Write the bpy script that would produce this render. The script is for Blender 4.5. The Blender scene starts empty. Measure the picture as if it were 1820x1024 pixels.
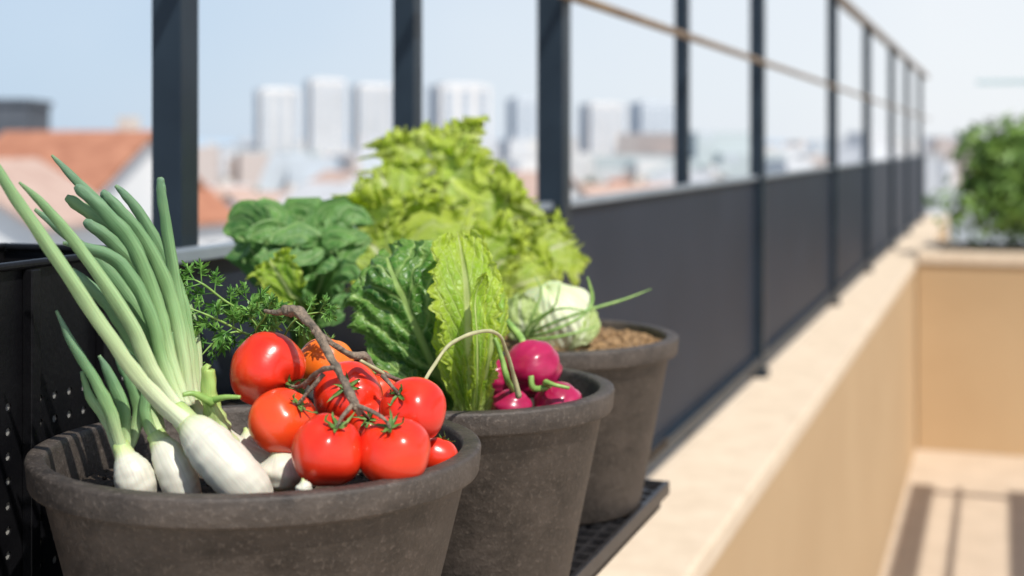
import bpy, math, random
from mathutils import Vector, Matrix, Quaternion, noise
random.seed(7)
C = bpy.context.scene.collection
F = 2527.8; VX = 910.0; HY = 256.0
def P(x, y, Y):                      # photo pixel and depth to a world point (camera at origin, level)
    return Vector(((x-VX)*Y/F, Y, -(y-HY)*Y/F))
D = Vector((.3253, .9456, 0)); N_ = Vector((.9456, -.3253, 0))
def FR(s, p, z): return D*s + N_*p + Vector((0, 0, z))
def S_of(Y, p): return (Y + p*.3253)/.9456

# ------------------------------------------------------------------ materials
def newmat(name):
    m = bpy.data.materials.new(name); m.use_nodes = True
    nt = m.node_tree; b = nt.nodes['Principled BSDF']
    return m, nt, b
def noise_mat(name, c1, c2, scale=20, rough=.6, bump=.0, bscale=None, metal=0, spec=.5, detail=5, coat=0, sss=0, dist=.002):
    m, nt, b = newmat(name); N = nt.nodes; L = nt.links
    tc = N.new('ShaderNodeTexCoord'); n = N.new('ShaderNodeTexNoise'); n.inputs['Scale'].default_value = scale; n.inputs['Detail'].default_value = detail
    L.new(tc.outputs['Object'], n.inputs['Vector'])
    r = N.new('ShaderNodeValToRGB'); r.color_ramp.elements[0].position = .35; r.color_ramp.elements[1].position = .68
    r.color_ramp.elements[0].color = (*c1, 1); r.color_ramp.elements[1].color = (*c2, 1)
    L.new(n.outputs['Fac'], r.inputs['Fac']); L.new(r.outputs['Color'], b.inputs['Base Color'])
    b.inputs['Roughness'].default_value = rough; b.inputs['Metallic'].default_value = metal
    b.inputs['Specular IOR Level'].default_value = spec
    if coat: b.inputs['Coat Weight'].default_value = coat; b.inputs['Coat Roughness'].default_value = .15
    if sss:
        b.inputs['Subsurface Weight'].default_value = sss; b.inputs['Subsurface Scale'].default_value = .01
        b.inputs['Subsurface Radius'].default_value = (1, .4, .3)
    if bump:
        n2 = N.new('ShaderNodeTexNoise'); n2.inputs['Scale'].default_value = bscale or scale*4; n2.inputs['Detail'].default_value = 6
        L.new(tc.outputs['Object'], n2.inputs['Vector'])
        bp = N.new('ShaderNodeBump'); bp.inputs['Strength'].default_value = bump; bp.inputs['Distance'].default_value = dist
        L.new(n2.outputs['Fac'], bp.inputs['Height']); L.new(bp.outputs['Normal'], b.inputs['Normal'])
    return m
def leaf_mat(name, base, dark, rib, edge=None, transl=.35, veins=9, ribw=.035, rough=.4, vstr=.5, basewhite=.25, warp=4.0):
    m, nt, b = newmat(name); N = nt.nodes; L = nt.links
    def math_(op, a, b_=None, c=None):
        n = N.new('ShaderNodeMath'); n.operation = op
        for i, q in enumerate((a, b_, c)):
            if q is None: continue
            if isinstance(q, (int, float)): n.inputs[i].default_value = q
            else: L.new(q, n.inputs[i])
        return n.outputs[0]
    uv = N.new('ShaderNodeUVMap'); sp = N.new('ShaderNodeSeparateXYZ'); L.new(uv.outputs[0], sp.inputs[0])
    tc = N.new('ShaderNodeTexCoord')
    nz = N.new('ShaderNodeTexNoise'); nz.inputs['Scale'].default_value = 45; nz.inputs['Detail'].default_value = 4; L.new(tc.outputs['Object'], nz.inputs['Vector'])
    ua = math_('ABSOLUTE', math_('SUBTRACT', sp.outputs[0], .5)); v = sp.outputs[1]
    wdt = math_('MULTIPLY', math_('SUBTRACT', 1.15, v), ribw*2)
    ribf = math_('MAXIMUM', math_('SUBTRACT', 1, math_('DIVIDE', ua, wdt)), 0)
    ribf = math_('MINIMUM', math_('MULTIPLY', ribf, 1.8), 1)
    ph = math_('ADD', math_('MULTIPLY', math_('SUBTRACT', v, math_('MULTIPLY', ua, .8)), veins*6.283), math_('MULTIPLY', math_('SUBTRACT', nz.outputs['Fac'], .5), warp*2))
    ph = math_('ADD', ph, math_('MULTIPLY', sp.outputs[0], 2.4))
    vn = math_('POWER', math_('ABSOLUTE', math_('COSINE', math_('MULTIPLY', ph, .5))), 16)
    vor = N.new('ShaderNodeTexVoronoi'); vor.feature = 'DISTANCE_TO_EDGE'; vor.inputs['Scale'].default_value = 150; L.new(tc.outputs['Object'], vor.inputs['Vector'])
    net = math_('MULTIPLY', math_('SUBTRACT', 1, math_('MINIMUM', math_('MULTIPLY', vor.outputs['Distance'], 8), 1)), .55)
    vn = math_('MULTIPLY', math_('MAXIMUM', vn, net), vstr)
    lowf = math_('MAXIMUM', math_('SUBTRACT', 1, math_('DIVIDE', v, max(basewhite, .01))), 0)
    mask = math_('MINIMUM', math_('ADD', math_('MAXIMUM', ribf, vn), lowf), 1)
    mx = N.new('ShaderNodeMix'); mx.data_type = 'RGBA'; mx.inputs[6].default_value = (*dark, 1); mx.inputs[7].default_value = (*base, 1)
    mr = N.new('ShaderNodeMapRange'); mr.inputs['From Min'].default_value = .35; mr.inputs['From Max'].default_value = .65; L.new(nz.outputs['Fac'], mr.inputs['Value'])
    L.new(mr.outputs[0], mx.inputs[0]); col = mx.outputs[2]
    if edge:
        me_ = N.new('ShaderNodeMapRange'); me_.inputs['From Min'].default_value = .22; me_.inputs['From Max'].default_value = .5; L.new(ua, me_.inputs['Value'])
        tv = N.new('ShaderNodeMapRange'); tv.inputs['From Min'].default_value = .75; tv.inputs['From Max'].default_value = 1; L.new(v, tv.inputs['Value'])
        em = math_('MAXIMUM', me_.outputs[0], tv.outputs[0])
        m3 = N.new('ShaderNodeMix'); m3.data_type = 'RGBA'; L.new(em, m3.inputs[0]); L.new(col, m3.inputs[6]); m3.inputs[7].default_value = (*edge, 1); col = m3.outputs[2]
    m2 = N.new('ShaderNodeMix'); m2.data_type = 'RGBA'; L.new(mask, m2.inputs[0]); L.new(col, m2.inputs[6]); m2.inputs[7].default_value = (*rib, 1)
    L.new(m2.outputs[2], b.inputs['Base Color']); b.inputs['Roughness'].default_value = rough
    bp = N.new('ShaderNodeBump'); bp.inputs['Strength'].default_value = .7; bp.inputs['Distance'].default_value = .002
    hh = math_('ADD', math_('MULTIPLY', mask, -1), math_('MULTIPLY', nz.outputs['Fac'], .9))
    L.new(hh, bp.inputs['Height']); L.new(bp.outputs[0], b.inputs['Normal'])
    tr = N.new('ShaderNodeBsdfTranslucent'); L.new(m2.outputs[2], tr.inputs[0]); L.new(bp.outputs[0], tr.inputs['Normal'])
    ms = N.new('ShaderNodeMixShader'); ms.inputs[0].default_value = transl
    L.new(b.outputs[0], ms.inputs[1]); L.new(tr.outputs[0], ms.inputs[2]); L.new(ms.outputs[0], N['Material Output'].inputs[0])
    return m
def stalk_mat(name, stops, rough=.45, transl=.15, lines=60, lstr=.2, bump=.4):
    m, nt, b = newmat(name); N = nt.nodes; L = nt.links
    uv = N.new('ShaderNodeUVMap'); sp = N.new('ShaderNodeSeparateXYZ'); L.new(uv.outputs[0], sp.inputs[0])
    r = N.new('ShaderNodeValToRGB'); cr = r.color_ramp
    cr.elements[0].position = stops[0][0]; cr.elements[0].color = (*stops[0][1], 1)
    cr.elements[1].position = stops[-1][0]; cr.elements[1].color = (*stops[-1][1], 1)
    for p_, c in stops[1:-1]:
        e = cr.elements.new(p_); e.color = (*c, 1)
    L.new(sp.outputs[1], r.inputs[0])
    mp = N.new('ShaderNodeMapping'); mp.inputs['Scale'].default_value = (lines, 3, 1); L.new(uv.outputs[0], mp.inputs[0])
    nz = N.new('ShaderNodeTexNoise'); nz.inputs['Scale'].default_value = 1; nz.inputs['Detail'].default_value = 3; L.new(mp.outputs[0], nz.inputs['Vector'])
    mr = N.new('ShaderNodeMapRange'); mr.inputs['From Min'].default_value = .3; mr.inputs['From Max'].default_value = .7; mr.inputs['To Min'].default_value = 1-lstr; mr.inputs['To Max'].default_value = 1+lstr*.5
    L.new(nz.outputs['Fac'], mr.inputs['Value'])
    mx = N.new('ShaderNodeVectorMath'); mx.operation = 'SCALE'; L.new(r.outputs[0], mx.inputs[0]); L.new(mr.outputs[0], mx.inputs['Scale'])
    L.new(mx.outputs[0], b.inputs['Base Color']); b.inputs['Roughness'].default_value = rough
    b.inputs['Subsurface Weight'].default_value = transl; b.inputs['Subsurface Scale'].default_value = .006
    bp = N.new('ShaderNodeBump'); bp.inputs['Strength'].default_value = bump; bp.inputs['Distance'].default_value = .001
    L.new(nz.outputs['Fac'], bp.inputs['Height']); L.new(bp.outputs[0], b.inputs['Normal'])
    return m
M = {}
M['slate'] = noise_mat('slate_metal', (.010, .018, .028), (.016, .027, .040), 12, .42, .15, 300, spec=.35)
M['panel'] = noise_mat('panel_metal', (.016, .023, .038), (.022, .030, .048), 3, .55, .05, 60, spec=.25)
M['cap'] = noise_mat('cap_metal', (.22, .26, .30), (.28, .32, .36), 8, .45)
M['pale'] = noise_mat('pale_metal', (.55, .68, .70), (.62, .75, .76), 8, .45)
M['brown'] = noise_mat('brown_rail', (.18, .125, .08), (.26, .19, .12), 10, .5)
M['black'] = noise_mat('black_plastic', (.003, .003, .004), (.006, .006, .007), 30, .45, .2, 200, spec=.25)
M['tray'] = noise_mat('tray_plastic', (.014, .014, .016), (.028, .027, .029), 60, .32, .2, 200)
M['hole_light_sheet'] = noise_mat('hole_light_pale', (.22, .22, .21), (.34, .33, .31), 50, .9)  # pale tone imitating daylight seen through the crate holes
M['tan'] = noise_mat('tan_stucco', (.46, .315, .175), (.50, .35, .20), 1.4, .9, .5, 120, dist=.003, detail=8)
M['coping'] = noise_mat('coping_plaster', (.62, .50, .37), (.71, .59, .45), 18, .9, .7, 90, dist=.003)
M['floor'] = noise_mat('floor_tile', (.50, .40, .30), (.57, .46, .35), 6, .75, .2, 60)
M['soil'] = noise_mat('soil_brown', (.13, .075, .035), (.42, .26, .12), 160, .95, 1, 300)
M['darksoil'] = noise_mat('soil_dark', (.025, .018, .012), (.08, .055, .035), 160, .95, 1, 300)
M['psoil'] = noise_mat('planter_soil', (.22, .16, .10), (.38, .29, .20), 12, .95, 1, 30)
M['tom'] = noise_mat('tomato_red', (.68, .022, .008), (.79, .048, .012), 28, .28, .04, 500, coat=.25, sss=.15)
M['tom2'] = noise_mat('tomato_light_red', (.74, .045, .010), (.83, .085, .014), 28, .28, .04, 500, coat=.25, sss=.15)
M['tom3'] = noise_mat('tomato_orange', (.85, .15, .012), (.9, .22, .02), 30, .3, 0, coat=.2, sss=.12)
M['rad'] = noise_mat('radish_skin', (.31, .005, .05), (.50, .022, .105), 40, .30, .08, 90, coat=.2, sss=.08)
M['calyx'] = noise_mat('calyx_green', (.05, .12, .02), (.14, .25, .05), 200, .6)
M['vine'] = noise_mat('vine_bark', (.10, .08, .06), (.28, .21, .15), 220, .75, .9, 500)
M['vine2'] = noise_mat('pale_stem', (.34, .34, .18), (.50, .46, .26), 120, .55)
M['gstem'] = noise_mat('green_stem', (.16, .30, .06), (.30, .46, .12), 120, .45)
M['herb'] = noise_mat('herb_leaf', (.06, .18, .03), (.18, .36, .07), 120, .5)
M['white'] = noise_mat('white_wall', (.66, .66, .66), (.76, .75, .74), .4, .8)
M['cream'] = noise_mat('cream_wall', (.60, .55, .49), (.68, .63, .57), .4, .8)
M['roof'] = noise_mat('roof_tile', (.32, .13, .075), (.44, .20, .12), 1.5, .85)
M['roof2'] = noise_mat('roof_tile_faded', (.42, .29, .24), (.50, .37, .31), 1.5, .85)
M['roof3'] = noise_mat('roof_grey', (.40, .41, .43), (.54, .55, .57), 1.5, .85)
M['win'] = noise_mat('window_glass', (.12, .14, .17), (.20, .23, .27), 1, .3)
M['dark'] = noise_mat('dark_cladding', (.06, .07, .085), (.09, .10, .12), 1, .6)
M['tree'] = noise_mat('tree_leaf', (.07, .11, .07), (.13, .18, .11), .8, .7)
M['shrub'] = noise_mat('shrub_leaf', (.055, .14, .018), (.21, .34, .06), 3, .5)
M['bark'] = noise_mat('bark', (.08, .05, .03), (.14, .1, .06), 8, .9)
M['ground'] = noise_mat('city_ground', (.30, .33, .34), (.44, .45, .45), .012, .9)
M['hill'] = noise_mat('hazy_hill', (.34, .44, .54), (.38, .48, .57), .004, 1)  # blue distance haze is put into the hill colour
def far_mat():
    m, nt, b = newmat('far_district'); N = nt.nodes; L = nt.links  # pale block colours imitate haze over the far town
    tc = N.new('ShaderNodeTexCoord'); n = N.new('ShaderNodeTexVoronoi'); n.inputs['Scale'].default_value = .03; L.new(tc.outputs['Object'], n.inputs['Vector'])
    sp = N.new('ShaderNodeSeparateXYZ'); L.new(n.outputs['Color'], sp.inputs[0])
    r = N.new('ShaderNodeValToRGB'); cr = r.color_ramp; cr.interpolation = 'CONSTANT'
    cr.elements[0].color = (.60, .61, .63, 1); cr.elements[1].position = .8; cr.elements[1].color = (.50, .43, .40, 1)
    for p_, c in ((.3, (.50, .54, .58)), (.5, (.64, .63, .62)), (.66, (.53, .47, .44)), (.92, (.46, .51, .52))):
        e = cr.elements.new(p_); e.color = (*c, 1)
    L.new(sp.outputs[0], r.inputs[0]); L.new(r.outputs[0], b.inputs['Base Color']); b.inputs['Roughness'].default_value = .9
    return m
M['far'] = far_mat()
def tower_mat(name, c1, c2, band):
    m, nt, b = newmat(name); N = nt.nodes; L = nt.links
    tc = N.new('ShaderNodeTexCoord'); sp = N.new('ShaderNodeSeparateXYZ'); L.new(tc.outputs['Object'], sp.inputs[0])
    a = N.new('ShaderNodeMath'); a.operation = 'MULTIPLY'; a.inputs[1].default_value = 1/3.1; L.new(sp.outputs[2], a.inputs[0])
    f = N.new('ShaderNodeMath'); f.operation = 'FRACT'; L.new(a.outputs[0], f.inputs[0])
    g = N.new('ShaderNodeMath'); g.operation = 'GREATER_THAN'; g.inputs[1].default_value = band; L.new(f.outputs[0], g.inputs[0])
    n = N.new('ShaderNodeTexNoise'); n.inputs['Scale'].default_value = .12; L.new(tc.outputs['Object'], n.inputs['Vector'])
    mx = N.new('ShaderNodeMix'); mx.data_type = 'RGBA'; L.new(g.outputs[0], mx.inputs[0]); mx.inputs[6].default_value = (*c1, 1); mx.inputs[7].default_value = (*c2, 1)
    sc_ = N.new('ShaderNodeVectorMath'); sc_.operation = 'SCALE'; mr = N.new('ShaderNodeMapRange'); mr.inputs['To Min'].default_value = .85; mr.inputs['To Max'].default_value = 1.12
    L.new(n.outputs[0], mr.inputs[0]); L.new(mr.outputs[0], sc_.inputs['Scale']); L.new(mx.outputs[2], sc_.inputs[0]); L.new(sc_.outputs[0], b.inputs['Base Color']); b.inputs['Roughness'].default_value = .7
    return m
M['tower'] = tower_mat('tower_wall', (.72, .70, .68), (.64, .63, .63), .6)  # tower colours kept pale to stand in for distance haze
M['towerg'] = tower_mat('tower_grey_wall', (.56, .60, .64), (.50, .54, .59), .6)
M['strip'] = tower_mat('tower_window_band', (.34, .40, .47), (.60, .62, .65), .7)
def pot_mat():
    m, nt, b = newmat('pot_clay'); N = nt.nodes; L = nt.links
    tc = N.new('ShaderNodeTexCoord')
    n = N.new('ShaderNodeTexNoise'); n.inputs['Scale'].default_value = 16; n.inputs['Detail'].default_value = 10; n.inputs['Roughness'].default_value = .75
    mp = N.new('ShaderNodeMapping'); mp.inputs['Scale'].default_value = (1, 1, 1.6); L.new(tc.outputs['Object'], mp.inputs[0]); L.new(mp.outputs[0], n.inputs['Vector'])
    r = N.new('ShaderNodeValToRGB'); r.color_ramp.elements[0].position = .36; r.color_ramp.elements[1].position = .68
    r.color_ramp.elements[0].color = (.024, .019, .0155, 1); r.color_ramp.elements[1].color = (.098, .078, .064, 1)
    L.new(n.outputs[0], r.inputs[0])
    n2 = N.new('ShaderNodeTexNoise'); n2.inputs['Scale'].default_value = 300; n2.inputs['Detail'].default_value = 5; n2.inputs['Roughness'].default_value = .7; L.new(tc.outputs['Object'], n2.inputs['Vector'])
    r2 = N.new('ShaderNodeValToRGB'); r2.color_ramp.elements[0].position = .54; r2.color_ramp.elements[1].position = .78
    L.new(n2.outputs[0], r2.inputs[0])
    mx = N.new('ShaderNodeMix'); mx.data_type = 'RGBA'; L.new(r2.outputs[0], mx.inputs[0]); L.new(r.outputs[0], mx.inputs[6]); mx.inputs[7].default_value = (.17, .14, .118, 1)
    L.new(mx.outputs[2], b.inputs['Base Color'])
    rr_ = N.new('ShaderNodeMapRange'); rr_.inputs['To Min'].default_value = .35; rr_.inputs['To Max'].default_value = .72; L.new(n.outputs[0], rr_.inputs[0]); L.new(rr_.outputs[0], b.inputs['Roughness'])
    bp = N.new('ShaderNodeBump'); bp.inputs['Strength'].default_value = .9; bp.inputs['Distance'].default_value = .0014
    n3 = N.new('ShaderNodeTexNoise'); n3.inputs['Scale'].default_value = 150; n3.inputs['Detail'].default_value = 8; n3.inputs['Roughness'].default_value = .7; L.new(tc.outputs['Object'], n3.inputs['Vector'])
    L.new(n3.outputs[0], bp.inputs['Height']); L.new(bp.outputs[0], b.inputs['Normal'])
    return m
M['pot'] = pot_mat()
M['lettuce'] = leaf_mat('frilly_lettuce_leaf', (.55, .70, .12), (.40, .60, .075), (.80, .84, .50), (.64, .76, .08), .6, 6, .06, .5, .5, .75)
M['spinach'] = leaf_mat('dark_crinkled_leaf', (.14, .32, .065), (.07, .20, .045), (.36, .50, .19), None, .35, 6, .035, .5, .45, .25)
M['romaine'] = leaf_mat('dark_romaine_leaf', (.085, .23, .028), (.032, .125, .018), (.34, .50, .14), (.16, .34, .05), .3, 7, .03, .38, .75, .12)
M['bright'] = leaf_mat('bright_romaine_leaf', (.42, .62, .045), (.24, .48, .03), (.62, .72, .26), (.54, .68, .06), .5, 8, .07, .42, .5, .2)
M['palel'] = leaf_mat('pale_leaf', (.50, .62, .22), (.40, .54, .16), (.70, .75, .50), None, .4, 6, .05, .5, .35, .6)
M['onion'] = stalk_mat('onion_leaf', [(0, (.66, .70, .48)), (.10, (.48, .59, .30)), (.26, (.23, .39, .15)), (.55, (.135, .27, .11)), (.9, (.13, .25, .145)), (1, (.2, .33, .16))], .55, .12, 70, .32)
M['onionlite'] = stalk_mat('onion_leaf_pale', [(0, (.68, .72, .51)), (.2, (.50, .60, .32)), (.45, (.30, .45, .20)), (.75, (.20, .36, .15)), (1, (.18, .32, .14))], .55, .12, 70, .3)
M['bulb'] = stalk_mat('bulb_white', [(0, (.36, .50, .16)), (.14, (.50, .58, .28)), (.30, (.62, .61, .50)), (.9, (.64, .61, .52)), (1, (.45, .36, .26))], .45, .15, 34, .14, .3)
M['cabbage'] = stalk_mat('cabbage_leaf', [(0, (.50, .60, .28)), (.3, (.64, .69, .44)), (.7, (.74, .76, .60)), (1, (.6, .65, .4))], .5, .15, 30, .3)
M['tipstalk'] = stalk_mat('cut_stalk', [(0, (.60, .66, .38)), (.5, (.40, .55, .16)), (1, (.32, .46, .11))])

# ------------------------------------------------------------------ object helpers
def rootloc(o):
    v = Vector((0, 0, 0))
    while o: v += o.location; o = o.parent
    return v
def link(name, V, Fc, mat, parent=None, smooth=True, uvs=None, origin=None):
    me = bpy.data.meshes.new(name)
    if parent is not None: off = rootloc(parent)
    else:
        xs = [v[0] for v in V]; ys = [v[1] for v in V]; zs = [v[2] for v in V]
        off = Vector(((min(xs)+max(xs))/2, (min(ys)+max(ys))/2, min(zs)))
    me.from_pydata([tuple(Vector(v)-off) for v in V], [], Fc)
    if uvs is not None:
        ul = me.uv_layers.new(name='UVMap')
        for lp in me.loops: ul.data[lp.index].uv = uvs[lp.vertex_index]
    if smooth: me.polygons.foreach_set('use_smooth', [True]*len(me.polygons))
    me.materials.append(mat); me.update()
    o = bpy.data.objects.new(name, me); C.objects.link(o)
    if parent is not None: o.parent = parent
    else: o.location = off
    return o
def tag(o, label=None, cat=None, group=None, kind=None):
    if label: o['label'] = label
    if cat: o['category'] = cat
    if group: o['group'] = group
    if kind: o['kind'] = kind
    return o
def thing(name, loc, label, cat, group=None):
    o = bpy.data.objects.new(name, None); C.objects.link(o); o.location = loc; o.empty_display_size = .05
    return tag(o, label, cat, group)
class MB:
    def __init__(s): s.V = []; s.F = []; s.U = []
    def add(s, V, Fc, U=None):
        k = len(s.V); s.V += [Vector(v) for v in V]; s.F += [tuple(i+k for i in f) for f in Fc]
        s.U += U if U else [(0, 0)]*len(V)
    def box8(s, c):
        s.add(c, [(3, 2, 1, 0), (4, 5, 6, 7), (0, 1, 5, 4), (1, 2, 6, 5), (2, 3, 7, 6), (3, 0, 4, 7)])
    def fbox(s, s0, s1, p0, p1, z0, z1):
        s.box8([FR(s0, p0, z0), FR(s0, p1, z0), FR(s1, p1, z0), FR(s1, p0, z0), FR(s0, p0, z1), FR(s0, p1, z1), FR(s1, p1, z1), FR(s1, p0, z1)])
    def build(s, name, mat, parent=None, smooth=False, uv=True, bevel=0):
        o = link(name, s.V, s.F, mat, parent, smooth, s.U if uv else None)
        if bevel:
            b = o.modifiers.new('b', 'BEVEL'); b.width = bevel; b.segments = 2; b.limit_method = 'ANGLE'
        return o
def cat(pts, t):
    n = len(pts)-1; f = min(max(t, 0), 1)*n; i = min(int(f), n-1); f -= i
    p0 = pts[max(i-1, 0)]; p1 = pts[i]; p2 = pts[i+1]; p3 = pts[min(i+2, n)]
    return .5*((2*p1)+(p2-p0)*f+(2*p0-5*p1+4*p2-p3)*f*f+(3*p1-p0-3*p2+p3)*f*f*f)
def tube(mb, pts, rad, sides=12, seg=6, wob=0, flat=1.0, seed=0):
    pts = [Vector(p) for p in pts]; n = (len(pts)-1)*seg
    rp = [Vector((r, 0, 0)) for r in rad]
    V = []; U = []; Fc = []; ref = None
    for j in range(n+1):
        t = j/n; c = cat(pts, t); T = (cat(pts, min(t+.01, 1))-cat(pts, max(t-.01, 0))).normalized()
        if ref is None:
            ref = T.cross(Vector((.3, 1, .2))).normalized()
        ref = (ref-T*ref.dot(T)).normalized(); B = T.cross(ref)
        r = max(cat(rp, t).x, 1e-5)
        for k in range(sides):
            a = 2*math.pi*k/sides
            rr = r*(1+wob*noise.noise(Vector((math.cos(a)*1.3+seed, math.sin(a)*1.3, t*n*.35))))
            V.append(c+ref*math.cos(a)*rr+B*math.sin(a)*rr*flat); U.append((k/sides if k <= sides/2 else 1-k/sides, t))
    for j in range(n):
        for k in range(sides):
            k2 = (k+1) % sides
            Fc.append((j*sides+k, j*sides+k2, (j+1)*sides+k2, (j+1)*sides+k))
    V.append(pts[0]); U.append((.5, 0)); V.append(pts[-1]); U.append((.5, 1)); a0 = len(V)-2; a1 = len(V)-1
    for k in range(sides):
        k2 = (k+1) % sides
        Fc.append((a0, k2, k)); Fc.append((a1, n*sides+k, n*sides+k2))
    mb.add(V, Fc, U)
def tpx(mb, q, rs=1.0, **kw):     # q: (x, y, Y, radius in photo pixels)
    tube(mb, [P(a, b, c) for a, b, c, r in q], [rs*r*c/F for a, b, c, r in q], **kw)
def lathe(name, prof, c, mat, parent, seg=96):
    V = []; Fc = []; n = len(prof)
    for k in range(seg):
        a = 2*math.pi*k/seg
        for r, z in prof: V.append(Vector((c.x+math.cos(a)*r, c.y+math.sin(a)*r, c.z+z)))
    for k in range(seg):
        k2 = (k+1) % seg
        for j in range(n-1): Fc.append((k*n+j, k2*n+j, k2*n+j+1, k*n+j+1))
    return link(name, V, Fc, mat, parent)
def lerp_list(L_, t):
    for (a, x), (b, y) in zip(L_, L_[1:]):
        if t <= b:
            f = (t-a)/(b-a); f = f*f*(3-2*f)
            return x+(y-x)*f
    return L_[-1][1]
PR_ROUND = [(0, .12), (.18, .2), (.45, .8), (.7, 1), (.88, .85), (.96, .55), (1, .12)]
PR_LET = [(0, .16), (.25, .34), (.5, .75), (.78, 1), (.93, .95), (1, .62)]
PR_ROM = [(0, .22), (.2, .45), (.5, .9), (.75, 1), (.9, .75), (.97, .45), (1, .1)]
PR_BROAD = [(0, .2), (.15, .5), (.4, .95), (.7, 1), (.88, .85), (.96, .6), (1, .25)]
def leaf(mb, pts, W, nrm, prof=PR_LET, nu=26, nv=44, cup=.3, ruf=.3, rf=5, bl=.04, ser=.08, seed=0, fold=0, bf=14, vc=0, veins=9, ep=2.2):
    pts = [Vector(p) for p in pts]; nrm = Vector(nrm).normalized(); V = []; U = []; Fc = []
    for j in range(nv+1):
        v = j/nv; c = cat(pts, v); T = (cat(pts, min(v+.02, 1))-cat(pts, max(v-.02, 0))).normalized()
        Nn = (nrm-T*nrm.dot(T)).normalized(); S = T.cross(Nn)
        w0 = W*lerp_list(prof, v)
        for i in range(nu+1):
            u = -1+2*i/nu; sd = 1 if u > 0 else -1
            e = abs(u)**ep; et = v**8
            w = w0*(1+ser*noise.noise(Vector((v*16, sd*5+seed, .3)))*e*2+ser*.6*noise.noise(Vector((v*60, sd*5+seed, 7.3)))*e*2)
            tl = ser*W*.5*noise.noise(Vector((u*9, seed, 2.2)))*et*2+ser*W*.3*noise.noise(Vector((u*26, seed, 5.2)))*et*2
            ee = min(1, e+et)*(.25+.75*v)
            q = v+.35*abs(u)*v
            ph = rf*6.283*q+sd*1.7+seed*2.1+2.5*noise.noise(Vector((v*4, u*2.5, seed)))
            z = ruf*W*ee*(math.sin(ph)*.6+.35*math.sin(ph*2.3+u*5+1)+.22*math.sin(ph*4.7+u*14))
            z += ruf*W*et*.6*math.sin(u*13+seed*3)
            z += cup*w0*abs(u)**1.7+fold*w0*abs(u)
            if vc:
                z -= vc*w0*math.cos(6.283*veins*(v-.4*abs(u))+2.4*(u+1)/2+3*noise.noise(Vector((u*2, v*3, seed+9))))*min(1, abs(u)*3)*(1-.5*e)
                z -= vc*.9*W*max(0, 1-abs(u)*6)
            z += bl*W*(noise.noise(Vector((u*bf*.3, v*bf*.5, seed)))*1.6+.6*noise.noise(Vector((u*bf*.8, v*bf*1.3, seed+3))))*(1-.4*e)
            x = u*w*(1-.25*min(abs(cup)+abs(fold), 1.5)*abs(u)*.6)
            along = ruf*W*.5*ee*math.cos(ph*1.15)+tl
            V.append(c+S*x+Nn*z+T*along); U.append((i/nu, v))
    for j in range(nv):
        for i in range(nu):
            a = j*(nu+1)+i; Fc.append((a, a+1, a+nu+2, a+nu+1))
    mb.add(V, Fc, U)

# ------------------------------------------------------------------ terrace setting
ZF = -2.2; ZL = -.84; ZG = -14.0
RP = -.832
mb = MB(); mb.fbox(-6, 30, RP-.1, 8, ZF-.25, ZF)
tag(mb.build('terrace_floor', M['floor']), kind='structure')
par = thing('parapet_wall', FR(5, -.7, ZF), 'long tan stucco parapet wall carrying the dark railing along the terrace', 'wall')
mb = MB(); mb.fbox(-4, 17.5, -.97, -.582, ZF+.002, ZL-.06); mb.build('wall_body', M['tan'], par)
mb = MB(); mb.fbox(-4, 17.5, -1.0, -.577, ZL-.058, ZL); mb.build('coping', M['coping'], par, bevel=.008)
# railing
ra = thing('balcony_railing', FR(5, RP, ZL), 'dark slate metal balcony railing with solid lower panels and brown rails', 'railing')
front = [(985, .054), (1347, .050), (1480, .050), (1541, .050), (1585, .050), (1612, .050), (1635, .050)]
back = [(312, .038), (725, .036), (1213, .038)]
def sx(x, p=RP): return S_of(F*(-p/.9456)/(1780-x), p)
ss = [sx(x) for x, w in front]
for x, w in front:
    s = sx(x); mb = MB(); mb.fbox(s-w/2, s+w/2, RP-w/2, RP+w/2, ZL+.03, .77); po = mb.build('post', M['slate'], ra, bevel=.002)
    mb = MB(); mb.fbox(s-w*.75, s+w*.75, RP-w*.75, RP+w*.75, ZL, ZL+.029); mb.build('foot', M['slate'], po, bevel=.002)
for x, w in back:
    s = sx(x, RP-.022-w/2); mb = MB(); mb.fbox(s-w/2, s+w/2, RP-w-.022, RP-.022, ZL, .77); mb.build('post', M['slate'], ra, bevel=.002)
edges = [.6] + ss + [17.4]
for a, b in zip(edges, edges[1:]):
    mb = MB(); mb.fbox(a+.027, b-.027, RP-.018, RP-.006, ZL+.08, -.128); mb.build('panel', M['panel'], ra, bevel=.001)
    mb = MB(); mb.fbox(a+.026, b-.026, RP-.021, RP+.006, -.1275, -.114); mb.build('panel_cap', M['cap'], ra, bevel=.001)
    mb = MB(); mb.fbox(a+.027, b-.027, RP-.02, RP+.02, ZL+.045, ZL+.079); mb.build('bottom_rail', M['slate'], ra, bevel=.002)
mb = MB(); tube(mb, [FR(.8, RP+.036, .289), FR(9, RP+.036, .289), FR(17.4, RP+.036, .289)], [.010]*3, sides=12, seg=2); mb.build('middle_rail', M['brown'], ra, True)
mb = MB(); mb.fbox(.8, 17.4, RP-.03, RP+.03, .771, .80); mb.build('top_rail', M['brown'], ra, bevel=.004)

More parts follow.
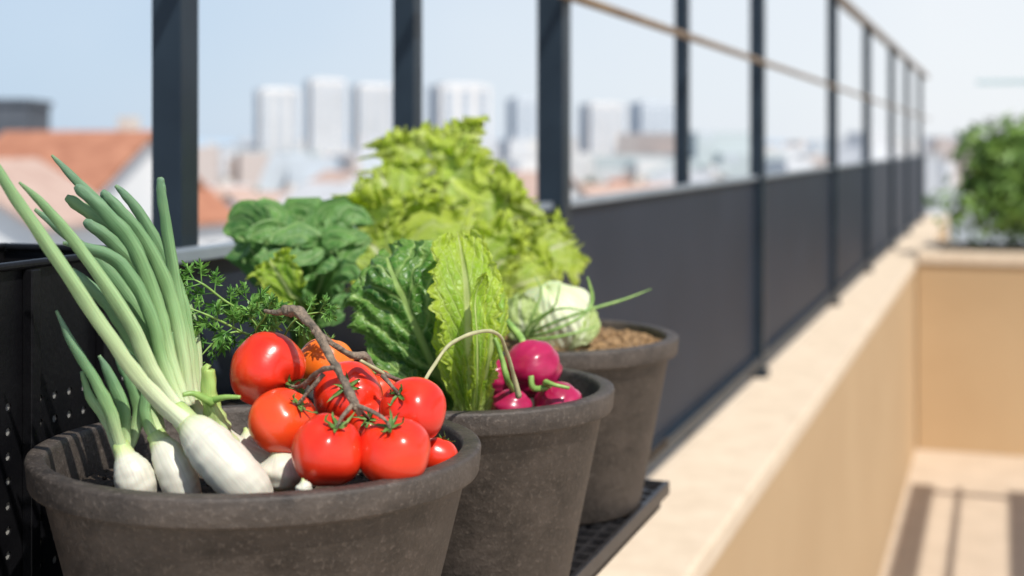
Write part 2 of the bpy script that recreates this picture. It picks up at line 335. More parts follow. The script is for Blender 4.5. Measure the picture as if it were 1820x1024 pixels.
# shelf, tray, crates
sh = thing('plant_shelf', FR(1.2, -.7, ZL), 'black metal shelf on legs standing on the parapet under the pots', 'shelf')
mb = MB(); mb.fbox(.70, 1.86, -.805, -.42, -.402, -.390); mb.build('shelf_board', M['black'], sh)
for s in (.76, 1.80):
    for p in (-.60, -.79):
        mb = MB(); mb.fbox(s-.012, s+.012, p-.012, p+.012, ZL+.001, -.403); mb.build('leg', M['black'], sh)
tr = thing('pot_tray', FR(1.13, -.48, -.389), 'black plastic lattice tray holding the three round pots', 'tray')
T0, T1, TP0, TP1 = .70, 1.55, -.597, -.348
mb = MB()
k = T0+.016
while k < T1-.006:
    mb.fbox(k-.0030, k+.0030, TP0+.006, TP1-.006, -.3865, -.3785); k += .025
k = TP0+.016
while k < TP1-.006:
    mb.fbox(T0+.006, T1-.006, k-.0022, k+.0022, -.3875, -.3792); k += .021
mb.build('lattice', M['tray'], tr)
mb = MB()
mb.fbox(T0, T1, TP1-.006, TP1, -.3885, -.374); mb.fbox(T0, T1, TP0, TP0+.005, -.3885, -.374)
mb.fbox(T0, T0+.005, TP0+.0052, TP1-.0062, -.3885, -.374); mb.fbox(T1-.005, T1, TP0+.0052, TP1-.0062, -.3885, -.374)
mb.build('rim', M['tray'], tr, bevel=.0012)
mb = MB(); mb.fbox(T0+.01, T1-.01, -.418, TP1-.008, -.402, -.3895); mb.build('tray_skirt', M['black'], tr)
def perforated(mb, s0, s1, p, z0, z1, pitch, hole, th):
    ns = int((s1-s0)/pitch); nz = int((z1-z0)/pitch); ds = (s1-s0)/ns; dz = (z1-z0)/nz
    for i in range(ns):
        for j in range(nz):
            cs = s0+(i+.5)*ds; cz = z0+(j+.5)*dz
            solid = (i % 5 == 4) or j < 1 or j > nz-6
            o = [FR(cs-ds/2, p, cz-dz/2), FR(cs, p, cz-dz/2), FR(cs+ds/2, p, cz-dz/2), FR(cs+ds/2, p, cz), FR(cs+ds/2, p, cz+dz/2), FR(cs, p, cz+dz/2), FR(cs-ds/2, p, cz+dz/2), FR(cs-ds/2, p, cz)]
            if solid:
                mb.add(o, [tuple(range(8))]); continue
            ang = [225, 270, 315, 0, 45, 90, 135, 180]
            h1 = [FR(cs+hole*math.cos(math.radians(a)), p, cz+hole*math.sin(math.radians(a))) for a in ang]
            h2 = [q-N_*th for q in h1]
            mb.add(o+h1+h2, [(q, (q+1) % 8, 8+(q+1) % 8, 8+q) for q in range(8)]+[(8+q, 8+(q+1) % 8, 16+(q+1) % 8, 16+q) for q in range(8)])
cr = thing('perforated_crate', FR(.9, -.73, -.389), 'tall black perforated plastic crate behind the front pot of tomatoes', 'crate')
c0, c1 = .60, S_of(1.165, -.665); zt = -.084
mb = MB(); perforated(mb, c0, c1, -.665, -.388, zt-.006, .0175, .0032, .0015); mb.build('perforated_side', M['black'], cr)
mb = MB(); mb.fbox(c0, c1, -.803, -.799, -.388, zt-.006); mb.fbox(c0, c0+.004, -.798, -.67, -.388, zt-.006); mb.fbox(c1-.004, c1, -.798, -.67, -.388, zt-.006); mb.fbox(c0+.005, c1-.005, -.798, -.67, -.388, -.384)
mb.build('crate_wall', M['black'], cr)
mb = MB(); mb.fbox(c0-.002, c1+.002, -.670, -.660, zt-.0058, zt); mb.fbox(c0-.002, c1+.002, -.806, -.797, zt-.0058, zt); mb.fbox(c1-.008, c1+.002, -.796, -.671, zt-.0058, zt)
mb.build('crate_lip', M['black'], cr, bevel=.002)
for i in range(8):
    s = c0+.081+i*.0875
    if s > c1: break
    m2_ = MB(); m2_.fbox(s-.005, s+.005, -.6648, -.656, -.388, zt-.0062); m2_.build('rib', M['black'], cr, bevel=.001)
mb = MB(); mb.fbox(c0+.01, c1-.01, -.70, -.6668, -.383, zt-.03); mb.build('hole_light_sheet', M['hole_light_sheet'], cr)  # added pale sheet that makes the holes look lit from behind
c2 = thing('greens_planter', FR(1.5, -.70, -.389), 'low black planter box behind the pots holding the leafy greens', 'planter')
g0, g1 = S_of(1.34, -.66), 1.86
mb = MB()
for a in [(g0, g1, -.803, -.798), (g0, g1, -.610, -.605)]: mb.fbox(*a, -.388, -.275)
mb.fbox(g0, g0+.005, -.7975, -.6105, -.388, -.275); mb.fbox(g1-.005, g1, -.7975, -.6105, -.388, -.275); mb.build('planter_box', M['black'], c2)
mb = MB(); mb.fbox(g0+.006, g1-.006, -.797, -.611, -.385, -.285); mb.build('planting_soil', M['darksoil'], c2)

# ------------------------------------------------------------------ pots
def pot(c, R, rb, Hp, label):
    t = thing('plant_pot', (c.x, c.y, -.3783), label, 'pot')
    top = -.3783+Hp
    pr = [(0, -Hp+.012), (R*rb-.01, -Hp+.012), (R-.0165, -.03), (R-.0135, -.004), (R-.0125, -.0008), (R-.0115, 0), (R-.0022, 0), (R-.0006, -.0007), (R, -.0024), (R-.0014, -.0165), (R-.0022, -.0182), (R-.0045, -.0190), (R-.0090, -.0195), (R-.0105, -.0215), (R*rb+.002, -Hp+.003), (R*rb, -Hp), (0, -Hp)]
    lathe('pot_body', pr, Vector((c.x, c.y, top)), M['pot'], t, 160)
    return top
p1 = Vector((-.1690, .95)); p2 = Vector((-.0437, 1.2)); p3 = Vector((.035, 1.5))
t1 = pot(p1, .1485, .66, .1783, 'dark brown pot in front, filled with spring onions and tomatoes')
t2 = pot(p2, .13, .67, .1753, 'dark brown middle pot holding romaine leaves and pink radishes')
t3 = pot(p3, .14, .70, .1783, 'dark brown rear pot with brown soil and a pale cabbage')
def soil(c, r, z, mat, label, mound=.006, amp=.003, crumbs=260):
    V = [Vector((c.x, c.y, z+mound))]; Fc = []; nr = 30; ns = 90
    for j in range(1, nr+1):
        for k in range(ns):
            a = 2*math.pi*k/ns; rr = r*j/nr
            x = c.x+math.cos(a)*rr; y = c.y+math.sin(a)*rr
            V.append(Vector((x, y, z+mound*(1-(j/nr)**2)+amp*(noise.noise(Vector((x*90, y*90, 1)))+.6*noise.noise(Vector((x*230, y*230, 4)))))))
    for k in range(ns): Fc.append((0, 1+k, 1+(k+1) % ns))
    for j in range(nr-1):
        for k in range(ns):
            a = 1+j*ns+k; b = 1+j*ns+(k+1) % ns; Fc.append((a, a+ns, b+ns, b))
    for q in range(crumbs):
        a = random.random()*6.28; rr = r*.97*math.sqrt(random.random()); s = random.uniform(.0008, .0030)
        cc = Vector((c.x+math.cos(a)*rr, c.y+math.sin(a)*rr, z+mound*(1-(rr/r)**2)+s*.5)); k = len(V)
        V += [cc+Vector((s*random.uniform(.6, 1.2)*d[0], s*random.uniform(.6, 1.2)*d[1], s*random.uniform(.6, 1.2)*d[2])) for d in ((1, 0, 0), (-1, 0, 0), (0, 1, 0), (0, -1, 0), (0, 0, 1), (0, 0, -1))]
        Fc += [(k, k+2, k+4), (k+2, k+1, k+4), (k+1, k+3, k+4), (k+3, k, k+4), (k+2, k, k+5), (k+1, k+2, k+5), (k+3, k+1, k+5), (k, k+3, k+5)]
    o = link('soil', V, Fc, mat); tag(o, label, 'soil', kind='stuff')
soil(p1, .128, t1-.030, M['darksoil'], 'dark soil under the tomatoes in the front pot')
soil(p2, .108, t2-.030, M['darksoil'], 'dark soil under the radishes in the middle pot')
soil(p3, .1235, t3-.009, M['soil'], 'crumbly light brown soil filling the rear pot', .007, .005, 700)

# ------------------------------------------------------------------ spring onions
def onion(label, bulb, leaves, name='spring_onion'):
    b0 = P(*bulb[-1][:3]); t = thing(name, b0, label, 'spring onion')
    mb = MB(); tpx(mb, bulb, sides=28, seg=8, wob=.06, seed=len(leaves)); mb.build('bulb', M['bulb'], t, True)
    for i, (q, m) in enumerate(leaves):
        mb = MB(); tpx(mb, q, rs=.82, sides=16, seg=8, wob=.22, flat=.62, seed=i*3.1); mb.build('leaf', M[m], t, True)
    mb = MB(); x, y, Y, r = bulb[-1]
    for i in range(9):
        a = i*.7; tpx(mb, [(x, y, Y, 1.2), (x+6+5*math.cos(a), y+8, Y+.002*math.sin(a), .9), (x+12+12*math.cos(a), y+12+6*math.sin(a*2), Y+.004*math.sin(a), .5)], sides=5, seg=3)
    mb.build('roots', M['vine2'], t, True)
onion('large white spring onion, long leaves leaning up left in the front pot',
    [(314, 730, .885, 20), (336, 755, .877, 23), (350, 769, .871, 33), (366, 787, .868, 41), (390, 814, .863, 44), (416, 842, .86, 44), (442, 870, .86, 42), (462, 892, .862, 30), (470, 900, .864, 10)],
    [([(338, 762, .875, 23), (262, 690, .872, 19), (195, 600, .868, 19), (105, 465, .862, 17), (20, 340, .855, 14), (-40, 245, .85, 8), (-70, 195, .85, 3)], 'onionlite'),
     ([(328, 742, .888, 19), (272, 665, .89, 20), (232, 575, .89, 18), (140, 440, .888, 15), (75, 362, .885, 11), (34, 324, .883, 3)], 'onionlite'),
     ([(325, 735, .895, 17), (290, 650, .90, 18), (268, 560, .90, 17), (215, 470, .90, 16), (150, 440, .90, 13), (112, 432, .90, 4)], 'onion'),
     ([(328, 725, .90, 20), (300, 640, .905, 21), (276, 540, .91, 20), (238, 440, .91, 19), (185, 375, .91, 17), (143, 338, .91, 13), (134, 330, .91, 6)], 'onion'),
     ([(322, 745, .892, 15), (280, 672, .893, 16), (238, 610, .896, 15), (190, 540, .90, 15), (150, 500, .90, 12), (128, 478, .90, 4)], 'onion'),
     ([(330, 735, .905, 15), (298, 650, .91, 16), (250, 560, .915, 16), (190, 480, .92, 15), (110, 410, .92, 12), (62, 372, .92, 4)], 'onion'),
     ([(335, 720, .91, 17), (322, 620, .915, 19), (300, 520, .92, 18), (258, 430, .92, 16), (212, 372, .92, 14), (186, 346, .92, 11), (180, 341, .92, 5)], 'onion')])
onion('white spring onion with the tall upright leaf, left of the herbs',
    [(345, 700, .925, 18), (350, 740, .92, 20), (400, 790, .915, 28), (455, 830, .91, 34), (492, 842, .905, 34), (525, 868, .90, 28), (538, 880, .90, 12)],
    [([(342, 715, .925, 15), (332, 620, .93, 16), (318, 540, .935, 15), (300, 430, .94, 14), (288, 350, .94, 12), (285, 322, .94, 9), (284, 315, .94, 5)], 'onion'),
     ([(345, 700, .935, 14), (330, 610, .94, 16), (290, 500, .945, 16), (240, 420, .95, 13), (165, 350, .95, 12), (120, 305, .95, 9), (92, 276, .95, 3)], 'onion'),
     ([(335, 700, .94, 14), (310, 600, .945, 16), (262, 500, .95, 16), (200, 430, .95, 15), (160, 400, .95, 13), (150, 392, .95, 6)], 'onion'),
     ([(350, 700, .945, 13), (348, 620, .95, 14), (330, 540, .955, 13), (305, 480, .96, 12), (270, 440, .96, 5)], 'onionlite'),
     ([(345, 710, .93, 14), (340, 620, .935, 15), (312, 500, .94, 15), (262, 400, .945, 13), (225, 350, .945, 10), (205, 330, .945, 4)], 'onion'),
     ([(340, 705, .95, 14), (335, 600, .955, 15), (290, 480, .96, 16), (190, 400, .96, 16), (135, 362, .96, 14), (118, 350, .96, 7)], 'onionlite')])
onion('small spring onion at the left edge of the front pot',
    [(214, 790, .885, 15), (221, 808, .882, 18), (227, 822, .88, 26), (235, 840, .878, 34), (244, 864, .878, 36), (253, 888, .88, 26), (256, 897, .88, 8)],
    [([(218, 812, .883, 14), (195, 730, .88, 16), (165, 670, .88, 14), (128, 610, .88, 11), (100, 552, .88, 3)], 'onion'),
     ([(222, 806, .89, 14), (220, 730, .892, 15), (196, 670, .895, 13), (176, 632, .895, 4)], 'onion'),
     ([(212, 810, .887, 12), (190, 750, .887, 13), (160, 705, .888, 11), (145, 660, .888, 4)], 'onionlite'),
     ([(226, 806, .895, 12), (246, 740, .90, 14), (236, 690, .90, 13), (215, 650, .90, 10), (206, 635, .90, 3)], 'onion')])
onion('small spring onion between the leftmost one and the large one',
    [(276, 770, .892, 16), (286, 788, .89, 20), (296, 806, .886, 28), (310, 834, .882, 33), (323, 864, .88, 33), (336, 888, .88, 24), (340, 897, .88, 8)],
    [([(282, 782, .893, 16), (262, 720, .90, 18), (250, 660, .905, 16), (225, 600, .91, 13), (210, 570, .91, 4)], 'onion'),
     ([(280, 786, .89, 13), (258, 735, .892, 14), (262, 680, .895, 13), (240, 640, .897, 4)], 'onion'),
     ([(288, 784, .897, 12), (276, 700, .91, 16), (300, 620, .915, 14), (305, 590, .915, 5)], 'onionlite')])
t = thing('cut_stalk', P(395, 790, .905), 'short pale green cut stalk with a thin side stem, left of the tomatoes', 'stalk')
mb = MB(); tpx(mb, [(402, 800, .905, 26), (388, 765, .902, 24), (380, 735, .90, 20), (372, 705, .90, 16), (370, 660, .90, 13), (371, 655, .90, 7)], sides=16, wob=.3, flat=.8); mb.build('stalk', M['tipstalk'], t, True)
mb = MB(); tpx(mb, [(378, 716, .893, 9), (345, 700, .885, 5), (325, 702, .882, 4)], sides=8); tpx(mb, [(378, 712, .893, 7), (400, 706, .888, 5), (427, 706, .885, 3.5)], sides=8); mb.build('side_stem', M['gstem'], t, True)

# ------------------------------------------------------------------ tomatoes
def tomato_mesh(c, r, axis, sq=.9, seed=0, lobes=5, la=.02):
    q = Vector((0, 0, 1)).rotation_difference(Vector(axis).normalized()); V = []; Fc = []; nr = 28; ns = 40
    for j in range(nr+1):
        th = math.pi*j/nr
        for k in range(ns):
            a = 2*math.pi*k/ns
            rr = r*(1+la*math.cos(lobes*a+seed)*math.sin(th)**.5*(.4+.6*math.cos(th/2))+.07*noise.noise(Vector((math.cos(a)+seed, math.sin(a), math.cos(th)))))
            z = math.cos(th)*rr*sq
            if th < .7: z -= r*.16*(1-th/.7)**1.5
            V.append(c+q@Vector((math.cos(a)*math.sin(th)*rr, math.sin(a)*math.sin(th)*rr, z)))
    for j in range(nr):
        for k in range(ns): Fc.append((j*ns+k, (j+1)*ns+k, (j+1)*ns+(k+1) % ns, j*ns+(k+1) % ns))
    return V, Fc
def calyx(c, axis, r, parent, n=6, seed=0, name='calyx'):
    rnd = random.Random(seed); A = Vector(axis).normalized(); X = A.orthogonal().normalized(); Yv = A.cross(X); mb = MB()
    for i in range(n):
        a = 6.283*i/n+rnd.uniform(-.4, .4); d = X*math.cos(a)+Yv*math.sin(a); s = rnd.uniform(.45, 1.1)*r; l = rnd.uniform(.2, 1.2)
        e = X*math.cos(a+.5)+Yv*math.sin(a+.5)
        leaf(mb, [c+A*r*.02, c+d*s*.4+A*r*.12, c+d*s*.8+A*r*.14*l*2, c+(d*1.0+e*rnd.uniform(-.5, .5))*s*1.05+A*r*(.1+.6*l)], r*.13, A, prof=[(0, .6), (.3, 1), (.7, .6), (1, .05)], nu=4, nv=10, cup=.6, ruf=.5, rf=2, bl=0, seed=i+seed)
    mb.build(name, M['calyx'], parent, True)
tt = thing('tomato_truss', P(630, 860, .88), 'truss of ripe red tomatoes on a branching brown vine piled in the front pot', 'tomatoes')
node = P(628, 718, .865)
toms = [
    (475, 657, .935, 68, (533, 700, .915), 'tom', .94, P(560, 668, .895)),
    (503, 750, .895, 61, (540, 706, .885), 'tom2', .92, P(575, 665, .885)),
    (581, 801, .862, 65, (607, 738, .85), 'tom', .94, node),
    (700, 803, .868, 66, (690, 742, .855), 'tom', .92, node),
    (733, 730, .915, 60, (700, 690, .90), 'tom', .94, P(680, 668, .915)),
    (618, 703, .935, 61, (612, 668, .89), 'tom', .95, P(600, 655, .88)),
    (665, 755, .925, 48, (640, 728, .89), 'tom', .95, node)]
for i, (x, y, Y, r, at, m, sq, nd) in enumerate(toms):
    c = P(x, y, Y); R_ = r*Y/F; A = (P(*at)-c).normalized()
    V, Fc = tomato_mesh(c, R_, A, sq, seed=i*1.3); o = link('tomato', V, Fc, M[m], tt)
    top = c+A*R_*sq*.86
    calyx(top, A, R_*.52, o, 6, i+3)
    mb = MB(); tube(mb, [top, top+A*R_*.25+(nd-top)*.2, nd], [.0009, .0012, .0017], sides=8, seg=5, wob=.3); mb.build('pedicel', M['vine'], tt, True)
mb = MB()
tpx(mb, [(497, 553, .925, 8), (512, 552, .92, 14), (532, 556, .915, 13), (552, 576, .905, 10), (570, 600, .895, 10), (590, 640, .882, 10), (606, 668, .875, 9), (622, 700, .867, 10), (632, 722, .865, 11), (640, 738, .866, 5)], rs=.75, sides=14, wob=.5)
tpx(mb, [(556, 586, .90, 8), (590, 610, .90, 7), (625, 632, .91, 8), (648, 632, .92, 9), (665, 655, .925, 6), (700, 672, .93, 5), (745, 688, .94, 4)], rs=.75, sides=12, wob=.5)
tpx(mb, [(600, 655, .878, 7), (580, 655, .88, 6), (556, 668, .893, 6), (540, 690, .90, 4)], rs=.75, sides=10, wob=.5)
tpx(mb, [(510, 552, .92, 7), (490, 556, .925, 5), (470, 552, .93, 3)], sides=8, wob=.5)
mb.build('vine', M['vine'], tt, True)
mb = MB(); tpx(mb, [(640, 640, .915, 3.5), (690, 668, .93, 4), (740, 690, .95, 4), (768, 655, .98, 4), (800, 612, 1.0, 4), (850, 590, 1.02, 4.2), (885, 594, 1.04, 4), (900, 625, 1.07, 4), (912, 665, 1.09, 5), (922, 705, 1.1, 7)], rs=.85, sides=8, wob=.3); mb.build('tendril', M['vine2'], tt, True)
for lab, (x, y, Y, r, m, ax) in {
    'orange tomato behind the vine, just right of the highest tomato': (578, 645, 1.0, 50, 'tom3', (.1, .2, 1)),
    'red tomato tucked against the right rim of the front pot, half hidden': (777, 812, .925, 38, 'tom', (.3, .4, 1)),
    'half hidden orange-red tomato behind the right side of the truss': (668, 694, .985, 40, 'tom2', (0, -.3, 1))}.items():
    c = P(x, y, Y); t = thing('tomato', c-Vector((0, 0, r*Y/F)), lab, 'tomato')
    V, Fc = tomato_mesh(c, r*Y/F, ax, .92, x); link('tomato_fruit', V, Fc, M[m], t)
    calyx(c+Vector(ax).normalized()*r*Y/F*.8, ax, r*Y/F*.5, t, 5, x)
for lab, (x, y, Y, r) in {'round white bulb in front of the tomatoes, right of the large onion': (497, 838, .885, 38), 'small white bulb peeking out left of the lower left tomato': (440, 790, .925, 24), 'tiny white bulb at the front rim under the tomatoes': (540, 868, .838, 14)}.items():
    c = P(x, y, Y); R_ = r*Y/F; mb = MB()
    tube(mb, [c+Vector((-.2, 0, 1.25))*R_, c+Vector((-.1, 0, .95))*R_, c+Vector((0, 0, .5))*R_, c, c+Vector((0, 0, -.6))*R_, c+Vector((0, 0, -.95))*R_], [R_*.12, R_*.3, R_*.85, R_*1.05, R_*.8, R_*.1], sides=24, wob=.1)
    tag(mb.build('white_bulb', M['bulb'], None, True), lab, 'bulb')

# ------------------------------------------------------------------ herbs
def sprig(label, pts, n, size, mat='herb', seed=0):
    rnd = random.Random(seed); t = thing('parsley_sprig', P(*pts[0]), label, 'herb')
    W = [P(*p) for p in pts]; mb = MB(); tube(mb, W, [.0008]*(len(W)-1)+[.0004], sides=7, seg=6); mb.build('stem', M['gstem'], t, True)
    mb = MB()
    for i in range(n):
        v = .25+.75*i/(n-1); c = cat(W, v); T = (cat(W, min(v+.03, 1))-cat(W, max(v-.03, 0))).normalized()
        for sd in ((-1, 1) if i < n-1 else (0, -.5, .5)):
            side = T.cross(Vector((rnd.uniform(-.5, .5), -1, rnd.uniform(-.5, .5)))).normalized()*sd
            d = (T*(.6 if sd else 1)+side*.9+Vector((0, -.4, .25))*rnd.uniform(-1, 1)).normalized()
            L_ = size*rnd.uniform(.6, 1.15)*(1.1-.3*v); c2_ = c+d*L_*.55
            tube(mb, [c, c+d*L_*.3, c2_], [.0005, .0004, .0003], sides=5, seg=2)
            for b in range(5):
                nn = Vector((rnd.uniform(-.8, .8), -1, rnd.uniform(-.2, 1.2))).normalized()
                k0 = c+d*L_*(.3+.09*b); dd = (d+nn.cross(d)*(-1, 1, -.7, .7, 0)[b]*1.2); dd = (dd-nn*dd.dot(nn)*.7).normalized(); S = dd.cross(nn).normalized()
                V = [k0]; K = 23; s = L_*rnd.uniform(.36, .56)
                for k in range(K):
                    a = -1.0+2.0*k/(K-1); lob = .35+.65*abs(math.cos(a*3.1))
                    rr = s*(lob*(1-.3*abs(a)))*(1 if k % 2 == 0 else .72)
                    V.append(k0+dd*math.cos(a)*rr+S*math.sin(a)*rr*.7+nn*s*(.2*math.sin(k*1.3)*rr/s-.35*(rr/s)**2))
                mb.add(V, [(0, k+1, k+2) for k in range(K-1)])
    mb.build('foliage', M[mat], t, False)
sprig('parsley sprig arching up to the left above the tomatoes', [(470, 600, .98), (440, 560, .97), (400, 535, .96), (365, 508, .95), (345, 497, .95)], 5, .021, seed=1)
sprig('lowest parsley sprig drooping left beside the onion leaves', [(470, 610, .98), (430, 590, .96), (380, 565, .945), (330, 545, .94)], 5, .021, seed=2)
sprig('parsley sprig hanging down beside the highest tomato', [(460, 600, .98), (420, 590, .965), (385, 605, .955), (358, 632, .95)], 4, .019, seed=3)
sprig('parsley sprig standing upright behind the vine knot', [(490, 610, .99), (470, 570, .98), (455, 548, .975), (438, 532, .97)], 4, .022, seed=4)
sprig('parsley sprig leaning right behind the brown vine knot', [(500, 610, .99), (515, 580, .98), (535, 562, .975), (568, 555, .97)], 4, .018, seed=5)
sprig('bushy parsley sprig left of the vine knot just above the highest tomato', [(480, 620, .97), (455, 590, .96), (468, 568, .955), (478, 548, .95)], 4, .020, seed=6)

# ------------------------------------------------------------------ leafy greens
def greens(name, base, label, catg, specs, group=None):
    t = thing(name, base, label, catg)
    for i, sp in enumerate(specs):
        mb = MB(); kw = dict(sp); m = kw.pop('m'); leaf(mb, kw.pop('pts'), kw.pop('W'), kw.pop('n'), seed=kw.pop('seed', i*1.7), **kw); mb.build('leaf', M[m], t, True)
    return t
rnd = random.Random(4)
Lb = P(765, 600, 1.68); Lr = P(760, 688, 1.68)
tips = [(765, 232, 1.79, 112), (868, 300, 1.77, 104), (672, 305, 1.74, 76), (945, 372, 1.75, 92), (1018, 432, 1.73, 60), (715, 350, 1.66, 112), (835, 385, 1.66, 118), (915, 455, 1.62, 80), (650, 430, 1.58, 70), (765, 455, 1.58, 92), (980, 495, 1.66, 44), (620, 475, 1.54, 42), (905, 540, 1.48, 44)]
specs = []
for i, (x, y, Y, w) in enumerate(tips):
    tip = P(x, y, Y); d = tip-Lb
    specs.append(dict(pts=[Lr, Lb+d*.18+Vector((0, 0, .006)), Lb+d*.5+Vector((d.x*.05, (Y-1.68)*.2, .014)), Lb+d*.82+Vector((0, (Y-1.68)*.1, .010)), tip+Vector((0, (.014, -.012)[i % 2], 0))], W=w*Y/F, n=(rnd.uniform(-.4, .3)+(x-780)*.0010, -1, rnd.uniform(.2, .7)), m='lettuce', prof=PR_LET, cup=rnd.uniform(-.15, .25), ruf=rnd.uniform(.11, .16), rf=rnd.uniform(6, 8), bl=.06, bf=6, ser=.36, vc=.022, veins=7, nu=72, nv=130, ep=4.2))
greens('frilly_lettuce', Lr, 'big frilly yellow-green lettuce behind the middle pot, the tallest leafy head', 'lettuce', specs)
Sb = P(545, 615, 1.44); Sr = P(545, 752, 1.44)
specs = []
for i, (x, y, Y, w) in enumerate([(440, 398, 1.48, 44), (480, 392, 1.51, 46), (535, 394, 1.53, 54), (590, 392, 1.51, 50), (625, 405, 1.49, 44), (432, 428, 1.43, 44), (478, 435, 1.41, 46), (530, 440, 1.40, 54), (590, 450, 1.40, 52), (560, 490, 1.37, 46), (610, 505, 1.36, 42), (500, 480, 1.38, 38), (600, 550, 1.33, 38), (470, 560, 1.38, 36)]):
    tip = P(x, y, Y); d = tip-Sb
    specs.append(dict(pts=[Sr, Sb+d*.25+Vector((0, 0, .004)), Sb+d*.7+Vector((0, -.004, .010)), tip+Vector((0, -.004, .002)), tip+Vector((d.x*.08, -.006, .001))], W=w*Y/F*1.05, n=(rnd.uniform(-.6, .6), -1, rnd.uniform(.1, .9)), m='spinach', prof=PR_ROUND, cup=rnd.uniform(-.25, .15), ruf=.10, rf=2.0, bl=.14, ser=.06, vc=.02, veins=5, bf=6, nu=34, nv=64))
specs.append(dict(pts=[Sr, P(540, 560, 1.38), P(515, 520, 1.35), P(490, 480, 1.34), P(478, 462, 1.34)], W=.022, n=(0, -1, .3), m='bright', prof=PR_LET, cup=.1, ruf=.2, rf=4, bl=.1, ser=.2, nu=34, nv=60, ep=3))
greens('leafy_green', Sr, 'dark green crinkled leafy head left of the frilly lettuce', 'leafy greens', specs)
Rb = P(800, 735, 1.2)
RK = dict(m='romaine', prof=PR_BROAD, ser=.10, vc=.04, veins=7)
specs = [
    dict(pts=[P(812, 735, 1.2), P(795, 690, 1.175), P(752, 610, 1.150), P(712, 520, 1.150), P(690, 465, 1.165), P(690, 444, 1.195)], W=.052, n=(-.2, -1, .2), cup=-.30, ruf=.055, rf=4, bl=.11, bf=9, nu=70, nv=150, seed=2.0, **RK),
    dict(pts=[P(815, 735, 1.22), P(808, 680, 1.21), P(795, 590, 1.20), P(776, 510, 1.20), P(755, 455, 1.22)], W=.036, n=(.35, -1, .1), cup=-.3, ruf=.08, rf=4, bl=.1, bf=8, nu=50, nv=110, **RK),
    dict(pts=[P(805, 738, 1.2), P(760, 705, 1.16), P(715, 665, 1.155), P(662, 618, 1.165)], W=.030, n=(-.2, -1, .6), cup=-.3, ruf=.08, rf=3, bl=.1, bf=8, nu=44, nv=90, **RK),
]
greens('romaine_lettuce', Rb, 'dark green romaine leaves leaning left in the middle pot', 'lettuce', specs)
specs = [
    dict(pts=[P(842, 745, 1.13), P(838, 680, 1.12), P(833, 590, 1.11), P(828, 500, 1.12), P(815, 418, 1.15)], W=.0285, n=(.1, -1, .15), m='bright', prof=[(0, .5), (.2, .62), (.5, .85), (.75, 1), (.92, .8), (1, .4)], cup=.12, ruf=.13, rf=4.5, bl=.10, bf=7, ser=.14, vc=.02, veins=8, nu=50, nv=120, ep=2.8),
    dict(pts=[P(850, 745, 1.14), P(862, 680, 1.12), P(876, 600, 1.11), P(880, 530, 1.12), P(872, 475, 1.14)], W=.019, n=(.6, -1, .1), m='bright', prof=[(0, .5), (.2, .62), (.5, .9), (.8, 1), (.93, .7), (1, .25)], cup=-.4, ruf=.14, rf=4.5, bl=.12, bf=7, ser=.12, vc=.02, veins=8, nu=40, nv=90),
    dict(pts=[P(845, 745, 1.12), P(848, 680, 1.10), P(848, 600, 1.09), P(845, 530, 1.10), P(862, 485, 1.10)], W=.0080, n=(.5, -1, .1), m='bright', prof=PR_ROM, cup=.8, ruf=.25, rf=4, bl=.15, nu=20, nv=60),
    dict(pts=[P(835, 745, 1.13), P(815, 690, 1.12), P(802, 620, 1.12), P(798, 540, 1.14)], W=.013, n=(-.3, -1, .1), m='bright', prof=PR_ROM, cup=.4, ruf=.15, rf=4, bl=.1, nu=20, nv=60),
]
greens('romaine_leaf_bunch', P(842, 745, 1.13), 'bright yellow-green upright romaine leaves in the middle pot, left of the radishes', 'lettuce', specs)

# radishes
def radish(x, y, Y, r, label, stems, ax=(0, 0, 1)):
    c = P(x, y, Y); R_ = r*Y/F; t = thing('radish', c-Vector((0, 0, R_)), label, 'radish')
    A = Vector(ax).normalized(); q = Vector((0, 0, 1)).rotation_difference(A)
    mb = MB(); pr = [(1.06, .10), (1.0, .24), (.86, .55), (.5, .93), (0, 1.03), (-.5, .88), (-.85, .5), (-1.05, .16), (-1.5, .03)]
    tube(mb, [c+q@Vector((0, 0, z*R_)) for z, w in pr], [w*R_ for z, w in pr], sides=32, seg=5, wob=.10, seed=x); mb.build('radish_root', M['rad'], t, True)
    for st in stems:
        mb = MB(); tube(mb, [c+A*R_*.98]+[P(*p[:3]) for p in st], [R_*.13]+[p[3]*p[2]/F for p in st], sides=8, seg=6, wob=.15); mb.build('stem', M['gstem'], t, True)
radish(946, 656, 1.185, 51, 'large round magenta radish, the highest one in the middle pot', [[(925, 600, 1.19, 7), (905, 575, 1.2, 6), (908, 572, 1.2, 4)]], (-.35, -.2, 1))
radish(909, 728, 1.13, 36, 'magenta radish by the front rim, touching the bright romaine leaves', [[(900, 670, 1.11, 6), (893, 640, 1.11, 5), (880, 600, 1.11, 4)]], (.1, -.3, 1))
radish(992, 722, 1.145, 42, 'magenta radish at the right, low against the rim of the middle pot', [[(970, 680, 1.13, 6), (985, 684, 1.12, 4), (1012, 690, 1.12, 3)], [(948, 690, 1.13, 6), (944, 668, 1.13, 5)]], (-.4, -.35, 1))
radish(878, 672, 1.19, 34, 'half hidden radish behind the romaine leaves and the highest radish', [], (0, 0, 1))

